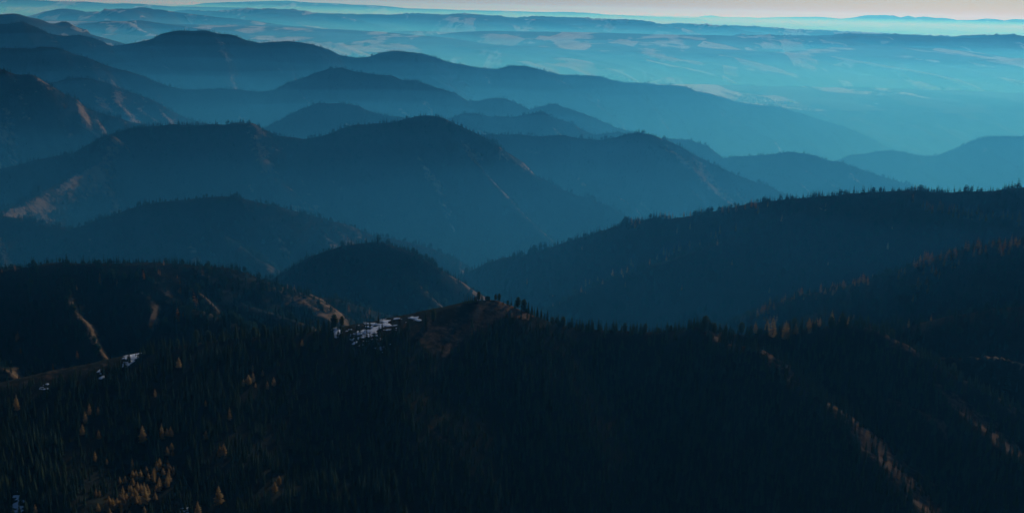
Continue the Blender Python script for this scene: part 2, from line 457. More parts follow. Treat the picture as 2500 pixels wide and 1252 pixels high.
ridge('r12', 'foothill', 'grassy gullied spur below the right-hand larch slopes',
      [(2080, 830), (2140, 805), (2220, 790), (2290, 775), (2350, 765), (2400, 752), (2450, 748), (2520, 735), (2650, 720)], [(2080, 1330), (2650, 1260)], 4.5,
      slope=0.5, back=0.78, front=330, behind=150, lam=120, gul=0.45, skew=0.9, grass=-0.08, spur_grass=0.25, tree_drop=1.5, fine=1.6,
      spurs=[([(2370, 768), (2410, 800), (2450, 845), (2500, 890), (2560, 940)], [(2370, 1290), (2560, 1180)]),
             ([(2225, 792), (2280, 830), (2330, 880), (2400, 940)], [(2225, 1310), (2400, 1200)])])
ridge('r11', 'larch_spur', 'dark spur with golden larches rising to the right edge',
      [(1600, 860), (1700, 825), (1790, 795), (1880, 752), (1960, 718), (2060, 703), (2150, 670), (2230, 652), (2290, 632), (2340, 612), (2400, 603), (2500, 582), (2640, 560)], [(1600, 1700), (1900, 1600), (2500, 1480)], 6,
      slope=0.58, back=0.78, front=420, behind=200, lam=230, gul=0.30, skew=0.6, grass=-0.4, spur_grass=0.1,
      spurs=[([(2290, 635), (2280, 690), (2230, 745), (2180, 800)], [(2180, 1380), (2290, 1515)])])
ridge('r9', 'foothill', 'brown forested hill behind the snowy shoulder at far left',
      [(-250, 690), (-120, 665), (0, 652), (50, 651), (110, 640), (140, 634), (200, 640), (250, 642), (300, 640), (370, 643), (450, 646), (530, 648), (570, 655), (600, 670), (650, 694), (720, 712), (800, 725), (870, 748), (930, 770), (1000, 800)], [(-250, 1450), (300, 1500), (1000, 1640)], 5,
      slope=0.5, back=0.78, front=420, behind=200, lam=170, gul=0.5, skew=0.8, grass=-0.11, tree_drop=1.0,
      spurs=[([(300, 645), (350, 700), (410, 745), (480, 760), (560, 790), (640, 830)], [(300, 1495), (640, 1330)]),
             ([(480, 650), (520, 690), (560, 730), (640, 760), (720, 785)], [(480, 1520), (720, 1440)])])
ridge('r8', 'hill', 'small pointed hill with brown grass on its right flank, above the summit',
      [(600, 720), (680, 672), (730, 648), (780, 617), (830, 598), (870, 594), (910, 591), (950, 594), (1000, 611), (1040, 637), (1075, 672), (1110, 704), (1150, 732), (1220, 790)], [(600, 1780), (900, 1830), (1220, 1760)], 6,
      slope=0.80, back=0.78, front=420, behind=180, lam=170, gul=0.32, skew=0.6, grass=-0.12,
      spurs=[([(930, 594), (960, 650), (1010, 690), (1050, 730), (1080, 790)], [(930, 1820), (1080, 1660)])])
ridge('r10', 'forested_ridge', 'long dark forested ridge climbing to the right edge, larches on its spur',
      [(1000, 770), (1110, 700), (1160, 664), (1220, 628), (1290, 615), (1350, 601), (1400, 586), (1450, 571), (1500, 553), (1550, 538), (1590, 529), (1640, 529), (1690, 528), (1740, 513), (1800, 504), (1860, 496), (1900, 491), (1960, 486), (2000, 478), (2060, 473), (2110, 468), (2200, 466), (2300, 466), (2400, 465), (2460, 458), (2520, 452), (2650, 440)],
      [(1000, 2250), (1600, 2050), (2500, 1800)], 7, slope=0.64, back=0.78, front=700, behind=220, lam=330, gul=0.28, skew=-0.5, grass=-0.16,
      spurs=[([(1990, 500), (1900, 540), (1800, 578), (1700, 612), (1600, 645), (1500, 678), (1430, 708), (1340, 760), (1280, 800)], [(1280, 1820), (1990, 1900)]),
             ([(2240, 470), (2260, 505), (2330, 530), (2420, 545), (2520, 560)], [(2240, 1850), (2520, 1700)])])
ridge('r7', 'forested_ridge', 'broad rounded forest hill at left above the brown hill',
      [(-250, 500), (-100, 505), (0, 520), (60, 530), (120, 545), (170, 556), (200, 552), (260, 527), (330, 502), (390, 486), (450, 484), (500, 480), (560, 476), (600, 482), (640, 496), (700, 511), (760, 526), (820, 541), (860, 555), (900, 570), (960, 580), (1020, 597), (1080, 616), (1150, 652), (1220, 700)],
      [(-250, 2350), (500, 2350), (1220, 2500)], 8, slope=0.58, back=0.78, front=700, behind=220, lam=280, gul=0.44, skew=0.7, grass=-0.12,
      spurs=[([(470, 490), (510, 540), (560, 590), (640, 640)], [(470, 2350), (640, 2100)]), ([(860, 560), (890, 590), (930, 640)], [(860, 2430), (930, 2300)])])
ridge('r5', 'forested_ridge', 'long middle ridge with a broad central peak and a pale grass strip',
      [(-250, 440), (-100, 430), (0, 410), (120, 385), (190, 365), (250, 338), (290, 316), (340, 303), (400, 299), (440, 304), (480, 306), (500, 299), (560, 300), (600, 295), (625, 303), (660, 320), (700, 331), (745, 333), (790, 324), (830, 312), (860, 303), (900, 298), (960, 297), (1000, 290), (1040, 286), (1075, 288), (1095, 295), (1120, 304), (1150, 320), (1180, 335), (1215, 358), (1250, 385), (1300, 424), (1350, 452), (1400, 470), (1450, 488), (1490, 508), (1560, 548), (1640, 600)],
      [(-250, 2900), (300, 3150), (1050, 3350), (1300, 3250), (1640, 2950)], 10, slope=0.78, back=0.78, front=1000, behind=250, lam=420, gul=0.44, skew=0.7, grass=-0.12,
      spurs=[([(1075, 290), (1120, 345), (1150, 390), (1210, 455), (1270, 520), (1320, 565), (1380, 620)], [(1075, 3330), (1380, 2800)]),
             ([(590, 297), (600, 350), (620, 405), (690, 450)], [(590, 3270), (690, 2990)]),
             ([(270, 330), (230, 400), (130, 455), (40, 500), (-60, 540)], [(-60, 2500), (270, 3080)])])
ridge('r5b', 'forested_ridge', 'hazier ridge with a rounded top behind the central peak, right of centre',
      [(900, 345), (1050, 335), (1130, 326), (1190, 328), (1260, 328), (1320, 331), (1370, 328), (1400, 336), (1450, 342), (1490, 335), (1530, 326), (1560, 322), (1590, 328), (1620, 338), (1650, 353), (1680, 373), (1720, 393), (1770, 413), (1820, 433), (1860, 448), (1920, 472), (2000, 510), (2100, 560)],
      [(900, 3850), (1550, 3800), (2100, 3600)], 10, slope=0.66, back=0.78, front=900, behind=250, lam=380, gul=0.44, skew=0.7, grass=-0.12,
      spurs=[([(1600, 334), (1620, 380), (1650, 425), (1710, 492), (1760, 540)], [(1600, 3790), (1760, 3380)])])
ridge('r3', 'forested_ridge', 'dark hill with brown grass ledges at the upper left edge',
      [(-250, 150), (-100, 160), (0, 170), (40, 182), (75, 180), (105, 194), (140, 220), (180, 246), (230, 268), (300, 290), (380, 305), (480, 340)], [(-250, 3600), (480, 3900)], 10,
      slope=0.75, back=0.78, front=700, behind=220, lam=260, gul=0.4, skew=0.7, grass=-0.12, spur_grass=0.2,
      spurs=[([(90, 190), (120, 250), (170, 290), (230, 325), (300, 360)], [(90, 3750), (300, 3500)])])
ridge('r4a', 'forested_ridge', 'small wooded dome above the middle ridge, left of the centre',
      [(560, 340), (660, 302), (700, 282), (740, 262), (790, 248), (830, 250), (870, 257), (900, 269), (950, 277), (1000, 284), (1060, 300), (1150, 330)], 4350, 11, slope=0.6, back=0.75, front=500, behind=220, lam=280, gul=0.32, grass=-0.12)
ridge('r4b', 'forested_ridge', 'low wooded knob above the saddle of the middle ridge',
      [(1000, 320), (1095, 290), (1130, 280), (1150, 277), (1200, 283), (1230, 284), (1270, 286), (1310, 272), (1330, 275), (1350, 285), (1390, 299), (1420, 315), (1450, 330), (1475, 325), (1500, 316), (1520, 318), (1560, 330), (1640, 350)], 4600, 11, slope=0.6, back=0.75, front=500, behind=220, lam=280, gul=0.32, grass=-0.12)
ridge('r6a', 'forested_ridge', 'low wooded hill right of the middle ridge end',
      [(1560, 345), (1640, 332), (1680, 342), (1720, 358), (1760, 390), (1800, 384), (1850, 378), (1900, 371), (1970, 373), (2000, 384), (2060, 401), (2110, 418), (2150, 431), (2220, 451), (2320, 480)], [(1560, 5000), (1760, 4600), (2320, 4300)], 11, slope=0.5, back=0.75, front=500, behind=220, lam=280, gul=0.32, grass=-0.12)
ridge('r6b', 'forested_ridge', 'pale blue wooded hill at the right edge below the plateau rim',
      [(1950, 430), (2050, 391), (2080, 378), (2160, 364), (2210, 376), (2260, 378), (2290, 377), (2340, 356), (2390, 336), (2440, 329), (2500, 326), (2650, 310)], [(1950, 5700), (2650, 5900)], 13, slope=0.5, back=0.75, front=600, behind=260, lam=320, gul=0.32, grass=-0.12)
ridge('r3b', 'forested_ridge', 'dark shoulder with brown grass behind the upper left hill',
      [(40, 215), (140, 196), (200, 189), (240, 196), (290, 218), (330, 231), (380, 251), (430, 274), (500, 296), (580, 330)], 4600, 11, slope=0.5, back=0.75, front=500, behind=220, lam=260, gul=0.32, grass=0.0)
ridge('r2', 'forested_ridge', 'second farthest forest ridge falling from upper left to the centre',
      [(-250, 100), (-100, 112), (0, 119), (100, 114), (145, 116), (180, 128), (230, 141), (280, 161), (340, 183), (380, 203), (430, 213), (480, 218), (500, 216), (540, 215), (575, 222), (610, 228), (640, 224), (680, 216), (720, 201), (750, 189), (790, 176), (830, 172), (870, 176), (900, 178), (940, 179), (970, 183), (990, 192), (1020, 194), (1050, 204), (1080, 214), (1110, 228), (1130, 242), (1170, 245), (1220, 241), (1250, 249), (1275, 258), (1295, 264), (1330, 254), (1350, 253), (1375, 261), (1400, 272), (1450, 284), (1500, 303), (1550, 318), (1640, 350)],
      [(-250, 5200), (800, 5600), (1640, 5300)], 14, slope=0.68, back=0.75, front=750, behind=260, lam=380, gul=0.44, grass=-0.25,
      spurs=[([(1345, 254), (1390, 285), (1440, 310), (1500, 335)], [(1345, 5430), (1500, 5150)])])
ridge('r1', 'forested_ridge', 'farthest dark forest ridge, its crest against the pale plateau',
      [(-300, 60), (-100, 50), (0, 58), (60, 55), (90, 65), (130, 83), (190, 88), (230, 93), (255, 105), (284, 112), (300, 104), (320, 103), (360, 95), (400, 80), (430, 75), (470, 71), (490, 69), (520, 73), (550, 78), (580, 90), (620, 102), (640, 105), (690, 104), (720, 102), (740, 108), (780, 110), (805, 122), (830, 133), (860, 137), (900, 139), (930, 128), (960, 123), (985, 120), (1010, 128), (1050, 140), (1090, 148), (1125, 152), (1140, 158), (1180, 162), (1230, 164), (1265, 161), (1300, 168), (1330, 171), (1400, 186), (1415, 189), (1450, 185), (1490, 196), (1540, 202), (1610, 211), (1640, 211), (1700, 223), (1760, 235), (1800, 243), (1860, 252), (1930, 266), (2000, 290), (2120, 330)],
      [(-300, 6800), (500, 7000), (1300, 7300), (2120, 7700)], 18, slope=0.56, back=0.78, front=1300, behind=300, lam=520, gul=0.44, grass=-0.32)

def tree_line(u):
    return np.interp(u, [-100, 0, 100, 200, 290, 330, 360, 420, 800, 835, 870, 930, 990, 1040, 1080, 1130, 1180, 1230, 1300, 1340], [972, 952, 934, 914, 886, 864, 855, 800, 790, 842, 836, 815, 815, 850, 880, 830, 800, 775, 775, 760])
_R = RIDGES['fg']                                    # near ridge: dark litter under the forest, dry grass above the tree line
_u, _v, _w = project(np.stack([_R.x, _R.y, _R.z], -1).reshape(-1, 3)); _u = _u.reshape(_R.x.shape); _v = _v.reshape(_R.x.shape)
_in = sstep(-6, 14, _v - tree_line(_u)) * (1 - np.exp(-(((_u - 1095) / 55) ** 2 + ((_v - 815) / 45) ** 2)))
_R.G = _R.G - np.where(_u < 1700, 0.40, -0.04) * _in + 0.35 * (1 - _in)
ORDER = ['fg', 'r12', 'r11', 'r9', 'r8', 'r10', 'r7', 'r5', 'r5b', 'r3', 'r4a', 'r4b', 'r6a', 'r6b', 'r3b', 'r2', 'r1']
for k in ORDER: finish_ridge(RIDGES[k])

# ------------------------------------------------------------------ plateau country: one ground sheet out to the horizon, with rims, canyons and far hills
def plateau_mat(name, field_amt):
    m, n, l, b = new_mat(name)
    mp = n.new('ShaderNodeMapping'); mp.inputs['Scale'].default_value = (1.0, 0.28, 1.0)       # fields are long strips running away over the plateau
    l.new(n.new('ShaderNodeNewGeometry').outputs['Position'], mp.inputs['Vector']); co = mp.outputs[0]
    at = n.new('ShaderNodeAttribute'); at.attribute_name = 'grass'
    big = noise_node(n, l, co, 1 / 1000, 6, 0.6)
    fine = noise_node(n, l, co, 1 / 260, 4, 0.6)
    vo = n.new('ShaderNodeTexVoronoi'); vo.inputs['Scale'].default_value = 1 / 400; l.new(co, vo.inputs['Vector'])
    sep = n.new('ShaderNodeSeparateColor'); l.new(vo.outputs['Color'], sep.inputs[0])
    def math_(op, a, c):
        q = n.new('ShaderNodeMath'); q.operation = op
        for i, x in ((0, a), (1, c)):
            if hasattr(x, 'links'): l.new(x, q.inputs[i])
            else: q.inputs[i].default_value = x
        return q.outputs[0]
    s = math_('MULTIPLY', math_('SUBTRACT', big.outputs[0], 0.5), 2.6)
    s = math_('ADD', s, math_('MULTIPLY', math_('SUBTRACT', sep.outputs[0], 0.5), 0.55))
    s = math_('ADD', s, math_('MULTIPLY', math_('SUBTRACT', fine.outputs[0], 0.5), 0.8))
    s = math_('ADD', s, field_amt)
    s = math_('ADD', s, at.outputs['Fac'])
    fac = ramp(n, l, s, [(0.46, (0, 0, 0)), (0.58, (1, 1, 1))])
    tan = mix(n, l, sep.outputs[1], (0.40, 0.35, 0.23), (0.54, 0.48, 0.35))
    tan = mix(n, l, ramp(n, l, fine.outputs[0], [(0.35, (0, 0, 0)), (0.7, (1, 1, 1))]).outputs[0], tan, (0.26, 0.22, 0.15))
    dark = mix(n, l, fine.outputs[0], (0.026, 0.034, 0.024), (0.075, 0.08, 0.05))
    l.new(mix(n, l, fac.outputs[0], dark, tan), b.inputs['Base Color'])
    b.inputs['Roughness'].default_value = 0.95
    return m
M_PLAT = plateau_mat('plateau_fields_and_woods', 0.37)
M_RIM = plateau_mat('plateau_rim_woods', 0.16)

def ground_z(x, y):
    w1 = 700 * fbm(x / 3800, y / 9000 + 3, 3)
    spur = np.abs(noise((x + 0.75 * y) / 520, y / 2400)) * 330 + np.abs(noise((x + 0.75 * y) / 210 + 9, y / 1500)) * 190 + 160 * fbm(x / 300, y / 300, 3)
    t1 = (y - 7750 - w1 * 0.6 - spur) / 1150
    z = 310 * np.clip(t1, 0, 1) ** 0.9
    z += np.clip(t1, 0, 1) * 14 * fbm(x / 700, y / 700, 4)
    yc = 12300 + 1100 * fbm(x / 5200 + 2, y / 20000, 3)
    sp2 = np.abs(noise((x + 0.8 * y) / 620 + 4, y / 3000)) * 650 + np.abs(noise((x + 0.8 * y) / 260, y / 2000)) * 220
    t2 = np.clip((y - yc - 700 - sp2) / 1500, 0, 1)
    z += 205 * t2 ** 0.9
    z -= 210 * np.exp(-((y - yc - 350) / 420) ** 2)
    far = sstep(15000, 17500, y)
    z += far * (30 * fbm(x / 5000, y / 4000 + 8, 5) - 130 * np.exp(-(noise(x / 6500 + 3, y / 5200) / 0.10) ** 2))
    z += 110 * np.clip((y - 15000) / 4000, 0, 1) - 130 * sstep(19500, 22500, y)
    z += sstep(30000, 45000, y) * 40 * fbm(x / 9000, y / 6000, 3)
    g = (0.55 * np.exp(-(noise((x + 0.8 * y) / 620 + 4, y / 3000) / 0.12) ** 2) * ((t2 > 0.02) & (t2 < 1)) * (fbm(x / 1500, y / 1500, 2) > -0.12)
         + 0.42 * np.exp(-(noise((x + 0.75 * y) / 520, y / 2400) / 0.05) ** 2) * ((t1 > 0.02) & (t1 < 0.98)) * (fbm(x / 800, y / 800, 2) > 0.02)
         - 0.45 * ((t1 > 0) & (t1 < 1)))
    return z, g

rows = np.concatenate([np.linspace(-3000, 6900, 8), np.exp(np.linspace(math.log(7000), math.log(24000), 420)), np.exp(np.linspace(math.log(24300), math.log(130000), 120))])
cols = np.linspace(-0.80, 0.80, 760)
gy = np.repeat(rows[:, None], len(cols), 1); gx = cols[None, :] * np.maximum(gy, 6500)
gz, gg = ground_z(gx, gy)
gz[gy < 6950] = 0
idx = np.arange(gx.size).reshape(gx.shape)
q = np.stack([idx[:-1, :-1], idx[:-1, 1:], idx[1:, 1:], idx[1:, :-1]], -1).reshape(-1, 4)
tag(add_obj('ground', mesh_from('ground', np.stack([gx, gy, gz], -1).reshape(-1, 3), q, {'grass': gg.reshape(-1)}), M_PLAT),
    'wide plateau country with pale fields and canyon walls reaching the horizon', 'plateau', kind='structure')

FARKW = dict(tree_drop=0.0, jag=0.12, mat=M_RIM)
ridge('h1', 'distant_hill', 'tan hill just behind the farthest forest ridge, upper left corner', [(-400, 60), (-200, 45), (0, 36), (40, 33), (60, 39), (110, 59), (180, 76), (250, 91), (300, 106), (400, 140)], 9600, 30, slope=0.45, back=0.3, front=1500, behind=600, lam=700, gul=0.4, grass=-0.12, **FARKW)
ridge('h5', 'distant_mesa', 'dark wooded plateau rim at the right below the pale plain', [(1600, 112), (1800, 98), (1900, 94), (2000, 92), (2100, 90.5), (2250, 91), (2400, 93), (2500, 92.5), (2700, 95), (2900, 100)], 18500, 60, slope=0.14, back=0.05, front=2500, behind=1800, lam=1500, gul=0.5, grass=-0.25, rough=1.0, fine=6, **FARKW)
ridge('h3', 'distant_mesa', 'long straight plateau rim across the top, dropping to the right', [(480, 52), (560, 40), (600, 36), (640, 30), (680, 28), (740, 32), (840, 34), (1000, 37), (1200, 43), (1400, 51), (1500, 57), (1660, 67), (1800, 75), (1900, 83), (2000, 95), (2100, 108)], [(480, 26500), (2100, 23000)], 80, slope=0.16, back=0.03, front=3500, behind=3500, lam=1700, gul=0.55, grass=-0.15, fine=8, **FARKW)
ridge('h6', 'distant_hill', 'hazy blue hills below the upper left corner', [(-400, 50), (-100, 40), (60, 44), (100, 30), (150, 21), (165, 22), (200, 30), (230, 28), (260, 32), (300, 28), (340, 17), (370, 20), (420, 28), (470, 34), (560, 44), (700, 62)], 21500, 80, slope=0.22, back=0.2, front=3000, behind=1500, lam=1500, gul=0.55, grass=-0.1, fine=8, **FARKW)
ridge('h7', 'distant_hill', 'low tan hill in the haze left of the big far dome', [(150, 62), (230, 56), (260, 51), (300, 53), (340, 50), (380, 55), (430, 62), (520, 75)], 16500, 60, slope=0.25, back=0.2, front=2200, behind=900, lam=1100, gul=0.55, grass=0.15, fine=6, **FARKW)
ridge('h4', 'distant_range', 'faint teal mountain range along the top left edge', [(-500, 10), (-200, -2), (0, -3), (100, 1), (150, 3), (210, 4), (280, 10), (310, 8), (350, 10), (420, 16), (520, 17), (600, 19), (700, 26), (850, 36)], 38000, 160, slope=0.18, back=0.2, front=4000, behind=2000, lam=3000, gul=0.5, grass=-0.2, fine=10, **FARKW)
ridge('h8', 'distant_range', 'very faint pale range on the horizon above the centre', [(500, 8), (620, 4), (700, 2), (760, 7), (830, 9), (860, 12), (920, 14), (1000, 21), (1100, 24), (1180, 26), (1250, 28), (1330, 30), (1400, 30), (1500, 37), (1600, 41), (1700, 46)], 62000, 250, slope=0.15, back=0.2, front=6000, behind=2500, lam=5000, gul=0.4, grass=-0.2, fine=12, **FARKW)
ridge('h9', 'distant_range', 'jagged pale blue mountain range on the horizon at right', [(1560, 46), (1680, 44), (1720, 40), (1735, 38), (1760, 42), (1850, 44), (1940, 42), (1990, 41.5), (2020, 43), (2053, 48), (2075, 44), (2100, 42), (2128, 37), (2145, 39), (2162, 36.5), (2170, 39), (2178, 36.5), (2190, 41), (2208, 43), (2218, 38.5), (2236, 44), (2250, 41), (2270, 42), (2280, 46), (2296, 44), (2330, 51), (2345, 49), (2380, 50), (2405, 46), (2428, 47), (2452, 54), (2480, 47), (2500, 48), (2600, 46), (2800, 55)], 82000, 250, slope=0.16, back=0.2, front=7000, behind=2500, lam=5000, gul=0.4, grass=-0.2, fine=12, **FARKW)
for k in ('h1', 'h5', 'h3', 'h6', 'h7', 'h4', 'h8', 'h9'): finish_ridge(RIDGES[k])

# ------------------------------------------------------------------ forests (nobody could count these): one stuff object for each ridge
SPACING = {'r12': 6, 'r11': 5.5, 'r9': 6.0, 'r8': 6.0, 'r10': 6.0, 'r7': 6.5, 'r5': 7.0, 'r5b': 7.5, 'r3': 8, 'r4a': 8, 'r4b': 8, 'r6a': 8.5, 'r6b': 9, 'r3b': 8, 'r2': 8.5, 'r1': 9}
LARCH_P = {'r11': 0.035, 'r10': 0.008, 'r9': 0.012, 'r12': 0.01}
hor_update(np.stack([RIDGES['fg'].x, RIDGES['fg'].y, RIDGES['fg'].z], -1).reshape(-1, 3))
FARTHER = {'r5', 'r5b', 'r3', 'r4a', 'r4b', 'r6a', 'r6b', 'r3b', 'r2', 'r1'}
for k in ORDER[1:]:
    R = RIDGES[k]
    p, h, G = forest_points(R, SPACING[k], gthr=0.46, behind=150.0 if k not in FARTHER else 45.0, hmin=7 if k in FARTHER else 6, hmax=18 if k in FARTHER else 16, others=[RIDGES[q] for q in ORDER if q != k])
    n = len(p)
    pick = rng.choice([0, 1, 2, 0, 1, 5], n)
    cl = fbm(p[:, 0] / 90 + 50, p[:, 1] / 90, 2)
    lp = LARCH_P.get(k, 0.0)
    lar = rng.random(n) < lp * 6 * sstep(0.05, 0.35, cl)
    pick = np.where(lar, rng.integers(3, 5, n), pick)
    s = h / 16.0
    wdt = s * rng.uniform(1.0, 1.5, n)
    scatter('forest', p, np.stack([wdt, wdt, s], -1), pick, FAR, 'conifer forest covering the ' + R.label)
    print('forest', k, n)
    hor_update(np.stack([R.x, R.y, R.z], -1).reshape(-1, 3))

# woods and tree belts on the near plateau
n = 90000
y = rng.uniform(8300, 12600, n); x = y * rng.uniform(0.02, 0.48, n)
z, _g = ground_z(x, y)
cl = fbm(x / 520 + 7, y / 1500, 4) + 0.35 * np.exp(-(noise(x / 700, y / 2600) / 0.06) ** 2)
u, v, w = project(np.stack([x, y, z], -1))
k = (cl > 0.12) & (rng.random(n) < 0.75) & (u > 1300) & (u < 2560) & (v < HOR[np.clip((u + 200).astype(int), 0, 2899)] + 10) & (z > 240)
p = np.stack([x, y, z], -1)[k]; h = rng.uniform(8, 19, len(p)) / 16.0; wd = h * rng.uniform(1.2, 2.0, len(p))
scatter('forest', p, np.stack([wd, wd, h], -1), rng.choice([0, 1, 2, 5], len(p)), FAR, 'woods and tree belts standing on the near plateau')

# ------------------------------------------------------------------ single trees on the near ridge and the larch slopes
def ordinal(n):
    return '%d%s' % (n, 'th' if 10 <= n % 100 <= 20 else {1: 'st', 2: 'nd', 3: 'rd'}.get(n % 10, 'th'))
_uv = {}
def hit(key, px, py):
    """ground point of a ridge that the photo shows at this pixel"""
    R = RIDGES[key]
    if key not in _uv:
        pts = np.stack([R.x, R.y, R.z], -1).reshape(-1, 3); ok = ~(R.B.reshape(-1)) | (R.D.reshape(-1) < 6)
        pts = pts[ok]; u, v, w = project(pts); _uv[key] = (pts, u, v, w)
    pts, u, v, w = _uv[key]
    i = np.argmin((u - px) ** 2 + (v - py) ** 2 - 0.02 * (2000 - w))
    p = pts[i].copy()
    p[0] += (px - u[i]) * w[i] / F * 0.8
    p[2] = sample(R, p[0:1], p[1:2], R.z)[0]
    return p, w[i]

TREES = []                                   # every single tree's foot, for clearing the mass forest round it
def tree(name, keyp, pos, height, label, cat, group=None, wide=1.0, lean=0.0):
    tm, cm, ph = PROTO[keyp]
    s = height / ph
    e = bpy.data.objects.new(name, None); COL.objects.link(e)
    e.location = pos; e.rotation_euler = (lean, lean * 0.6, random.uniform(0, 6.28)); e.scale = (s * wide, s * wide, s)
    e.empty_display_size = 1.0
    tag(e, label, cat, group)
    for nm, me in (('trunk', tm), ('crown', cm)):
        c = bpy.data.objects.new(nm, me); COL.objects.link(c); c.parent = e
    TREES.append((pos[0], pos[1]))
    return e

# squat tree proper to the summit
proto('squat0', M_FIR, 4, 2.6, 0.3, 8, 10, -0.1, lambda t: 1.0 if t < 0.8 else 0.75, 77, wid=0.6, jitter=0.2)

# --- golden larches of the near slope: tip x, tip y, foot y in an enlargement of the lower left third (2.976 x), with what sets each apart
Z = 2.976
LONE = [
 (1303, 125, 210, 'lone golden larch just below the upper snow patch on the dark slope'),
 (1125, 345, 410, 'dull amber larch alone in the middle of the dark left slope'),
 (575, 345, 385, 'very small golden larch alone near the bare shoulder at far left'),
 (120, 400, 520, 'dim brown larch near the left edge under the bare shoulder'),
 (650, 460, 545, 'bright tall larch of the loose trio on the left slope'),
 (712, 485, 550, 'right-hand slim larch of the loose trio on the left slope'),
 (622, 510, 600, 'dim left-hand larch of the loose trio on the left slope'),
 (600, 600, 690, 'dull round-topped larch under the loose trio on the left slope'),
 (718, 640, 715, 'small bright larch between the loose trio and the grove'),
 (1495, 432, 480, 'tiny golden larch upslope of the ragged lone larch in mid slope'),
 (1667, 490, 590, 'ragged tall larch standing alone right of the grove, high on the slope'),
 (1042, 615, 750, 'broad tall larch standing left of the slim bright spire above the grove'),
 (1178, 600, 720, 'slim bright larch spire above the grove'),
 (1215, 645, 710, 'left of the two short larches beside the slim bright spire'),
 (1243, 632, 710, 'right of the two short larches beside the slim bright spire'),
 (1498, 645, 720, 'small narrow larch alone right of the grove'),
 (318, 655, 830, 'tallest lone larch, leaning and shaggy, near the left edge'),
 (97, 745, 830, 'dim larch closest to the left edge, below the shaggy tall one'),
 (447, 805, 880, 'squat golden larch alone left of the forked bright larch'),
 (690, 788, 870, 'forked bright larch alone up left of the grove'),
 (775, 858, 905, 'little larch directly up left of the grove'),
 (1250, 740, 800, 'rounded larch just above the grove, upper of a close trio'),
 (1215, 765, 840, 'dim larch just above the grove, lower left of a close trio'),
 (1257, 800, 850, 'bright small larch just above the grove, lowest of a close trio'),
 (1600, 765, 850, 'left larch of the dim pair right of the grove'),
 (1625, 752, 840, 'right larch of the dim pair right of the grove'),
 (1808, 250, 330, 'thick larch at the left of the cluster high on the slope'),
 (1840, 228, 310, 'slim tallest larch in the cluster high on the slope'),
 (1855, 295, 335, 'small lowest larch in the cluster high on the slope'),
 (1905, 218, 270, 'dim larch right above the pair in the cluster high on the slope'),
 (1835, 170, 225, 'faint topmost larch in the cluster high on the slope'),
 (1770, 270, 330, 'faint leftmost larch of the cluster high on the slope'),
 (1942, 285, 350, 'pointed left larch of the bright pair high on the slope'),
 (1992, 265, 335, 'pointed right larch of the bright pair high on the slope'),
 (2195, -10, 45, 'single golden larch close under the forest crest, left of the big snow patch'),
 (257, 1175, 1262, 'golden larch on the bottom edge beside the shaded snow at far left'),
 (1595, 1058, 1210, 'large see-through tan larch alone right of the grove near the bottom'),
 (1443, 1150, 1275, 'tall larch cut by the bottom edge right of the grove'),
 (2027, 968, 1040, 'small larch farthest right in the lower slope'),
 (1997, 1015, 1100, 'dim brown larch beside the farthest right small larch'),
 (700, 1080, 1140, 'left larch of the twin pair left of the grove near the bottom'),
 (722, 1078, 1130, 'right larch of the twin pair left of the grove near the bottom'),
 (712, 1180, 1252, 'narrow larch below the twin pair near the bottom edge')]
GROVE = [(965, 845, 945), (967, 945, 1020), (990, 940, 1020), (1025, 930, 1010), (1065, 905, 970), (1140, 868, 950), (1163, 858, 940), (1218, 858, 920), (1118, 922, 1010), (1185, 920, 980), (1265, 910, 980),
 (1228, 925, 980), (1217, 975, 1070), (872, 980, 1030), (912, 990, 1050), (895, 1048, 1150), (938, 1038, 1080), (953, 1060, 1130), (1000, 1035, 1100), (965, 1103, 1185), (998, 1090, 1170), (1057, 1040, 1200),
 (1085, 1070, 1120), (1070, 1040, 1090), (1155, 1010, 1100), (1160, 975, 1040), (1130, 1090, 1150), (797, 1140, 1230), (827, 1135, 1225), (770, 1165, 1250), (877, 1160, 1230), (915, 1160, 1220), (935, 1150, 1210),
 (942, 1215, 1270), (885, 1232, 1280), (1048, 1200, 1265)]
def plant_larch(x, yt, yb, label, group, tall=1.12):
    p, w = hit('fg', x, yb)
    hgt = max(5.0, (yb - yt) * w / F * tall)
    tree('larch_tree', 'larch%d' % random.randrange(3), p, hgt, label, 'tree', group, wide=random.uniform(1.15, 1.5) * (1.15 if hgt < 11 else 0.95), lean=random.uniform(-0.03, 0.03))
for x, a, b, lab in LONE: plant_larch(x / Z, 832 + a / Z, 832 + b / Z, lab, 'golden larches scattered over the near slope')
gs = sorted(GROVE, key=lambda g: g[1])
special = {gs[0]: 'topmost golden larch of the dense grove at the bottom left', min(GROVE): 'leftmost golden larch of the dense grove at the bottom left',
           max(GROVE): 'rightmost golden larch of the dense grove at the bottom left', (1057, 1040, 1200): 'tallest, widest golden larch in the middle of the grove at bottom left',
           gs[-1]: 'lowest golden larch of the grove, cut by the bottom edge'}
rows_g = {}
for g in gs:
    rows_g.setdefault(('upper' if g[1] < 960 else 'middle' if g[1] < 1110 else 'lowest'), []).append(g)
for rn, gl in rows_g.items():
    for i, g in enumerate(sorted(gl)):
        lab = special.get(g) or '%s golden larch from the left in the %s tier of the bottom left grove' % (ordinal(i + 1), rn)
        plant_larch(g[0] / Z, 832 + g[1] / Z, 832 + g[2] / Z, lab, 'golden larches of the bottom left grove')
for i in range(34):
    a = rng.uniform(0, 1); gxp = 265 + 160 * a + rng.normal(0, 12); gyp = 1250 - 130 * a * rng.uniform(0.2, 1) + rng.normal(0, 8)
    plant_larch(gxp, gyp - rng.uniform(16, 28), gyp, 'small dull gold larch crowded among the taller trees of the bottom left grove', 'small larches in the bottom left grove', 1.0)
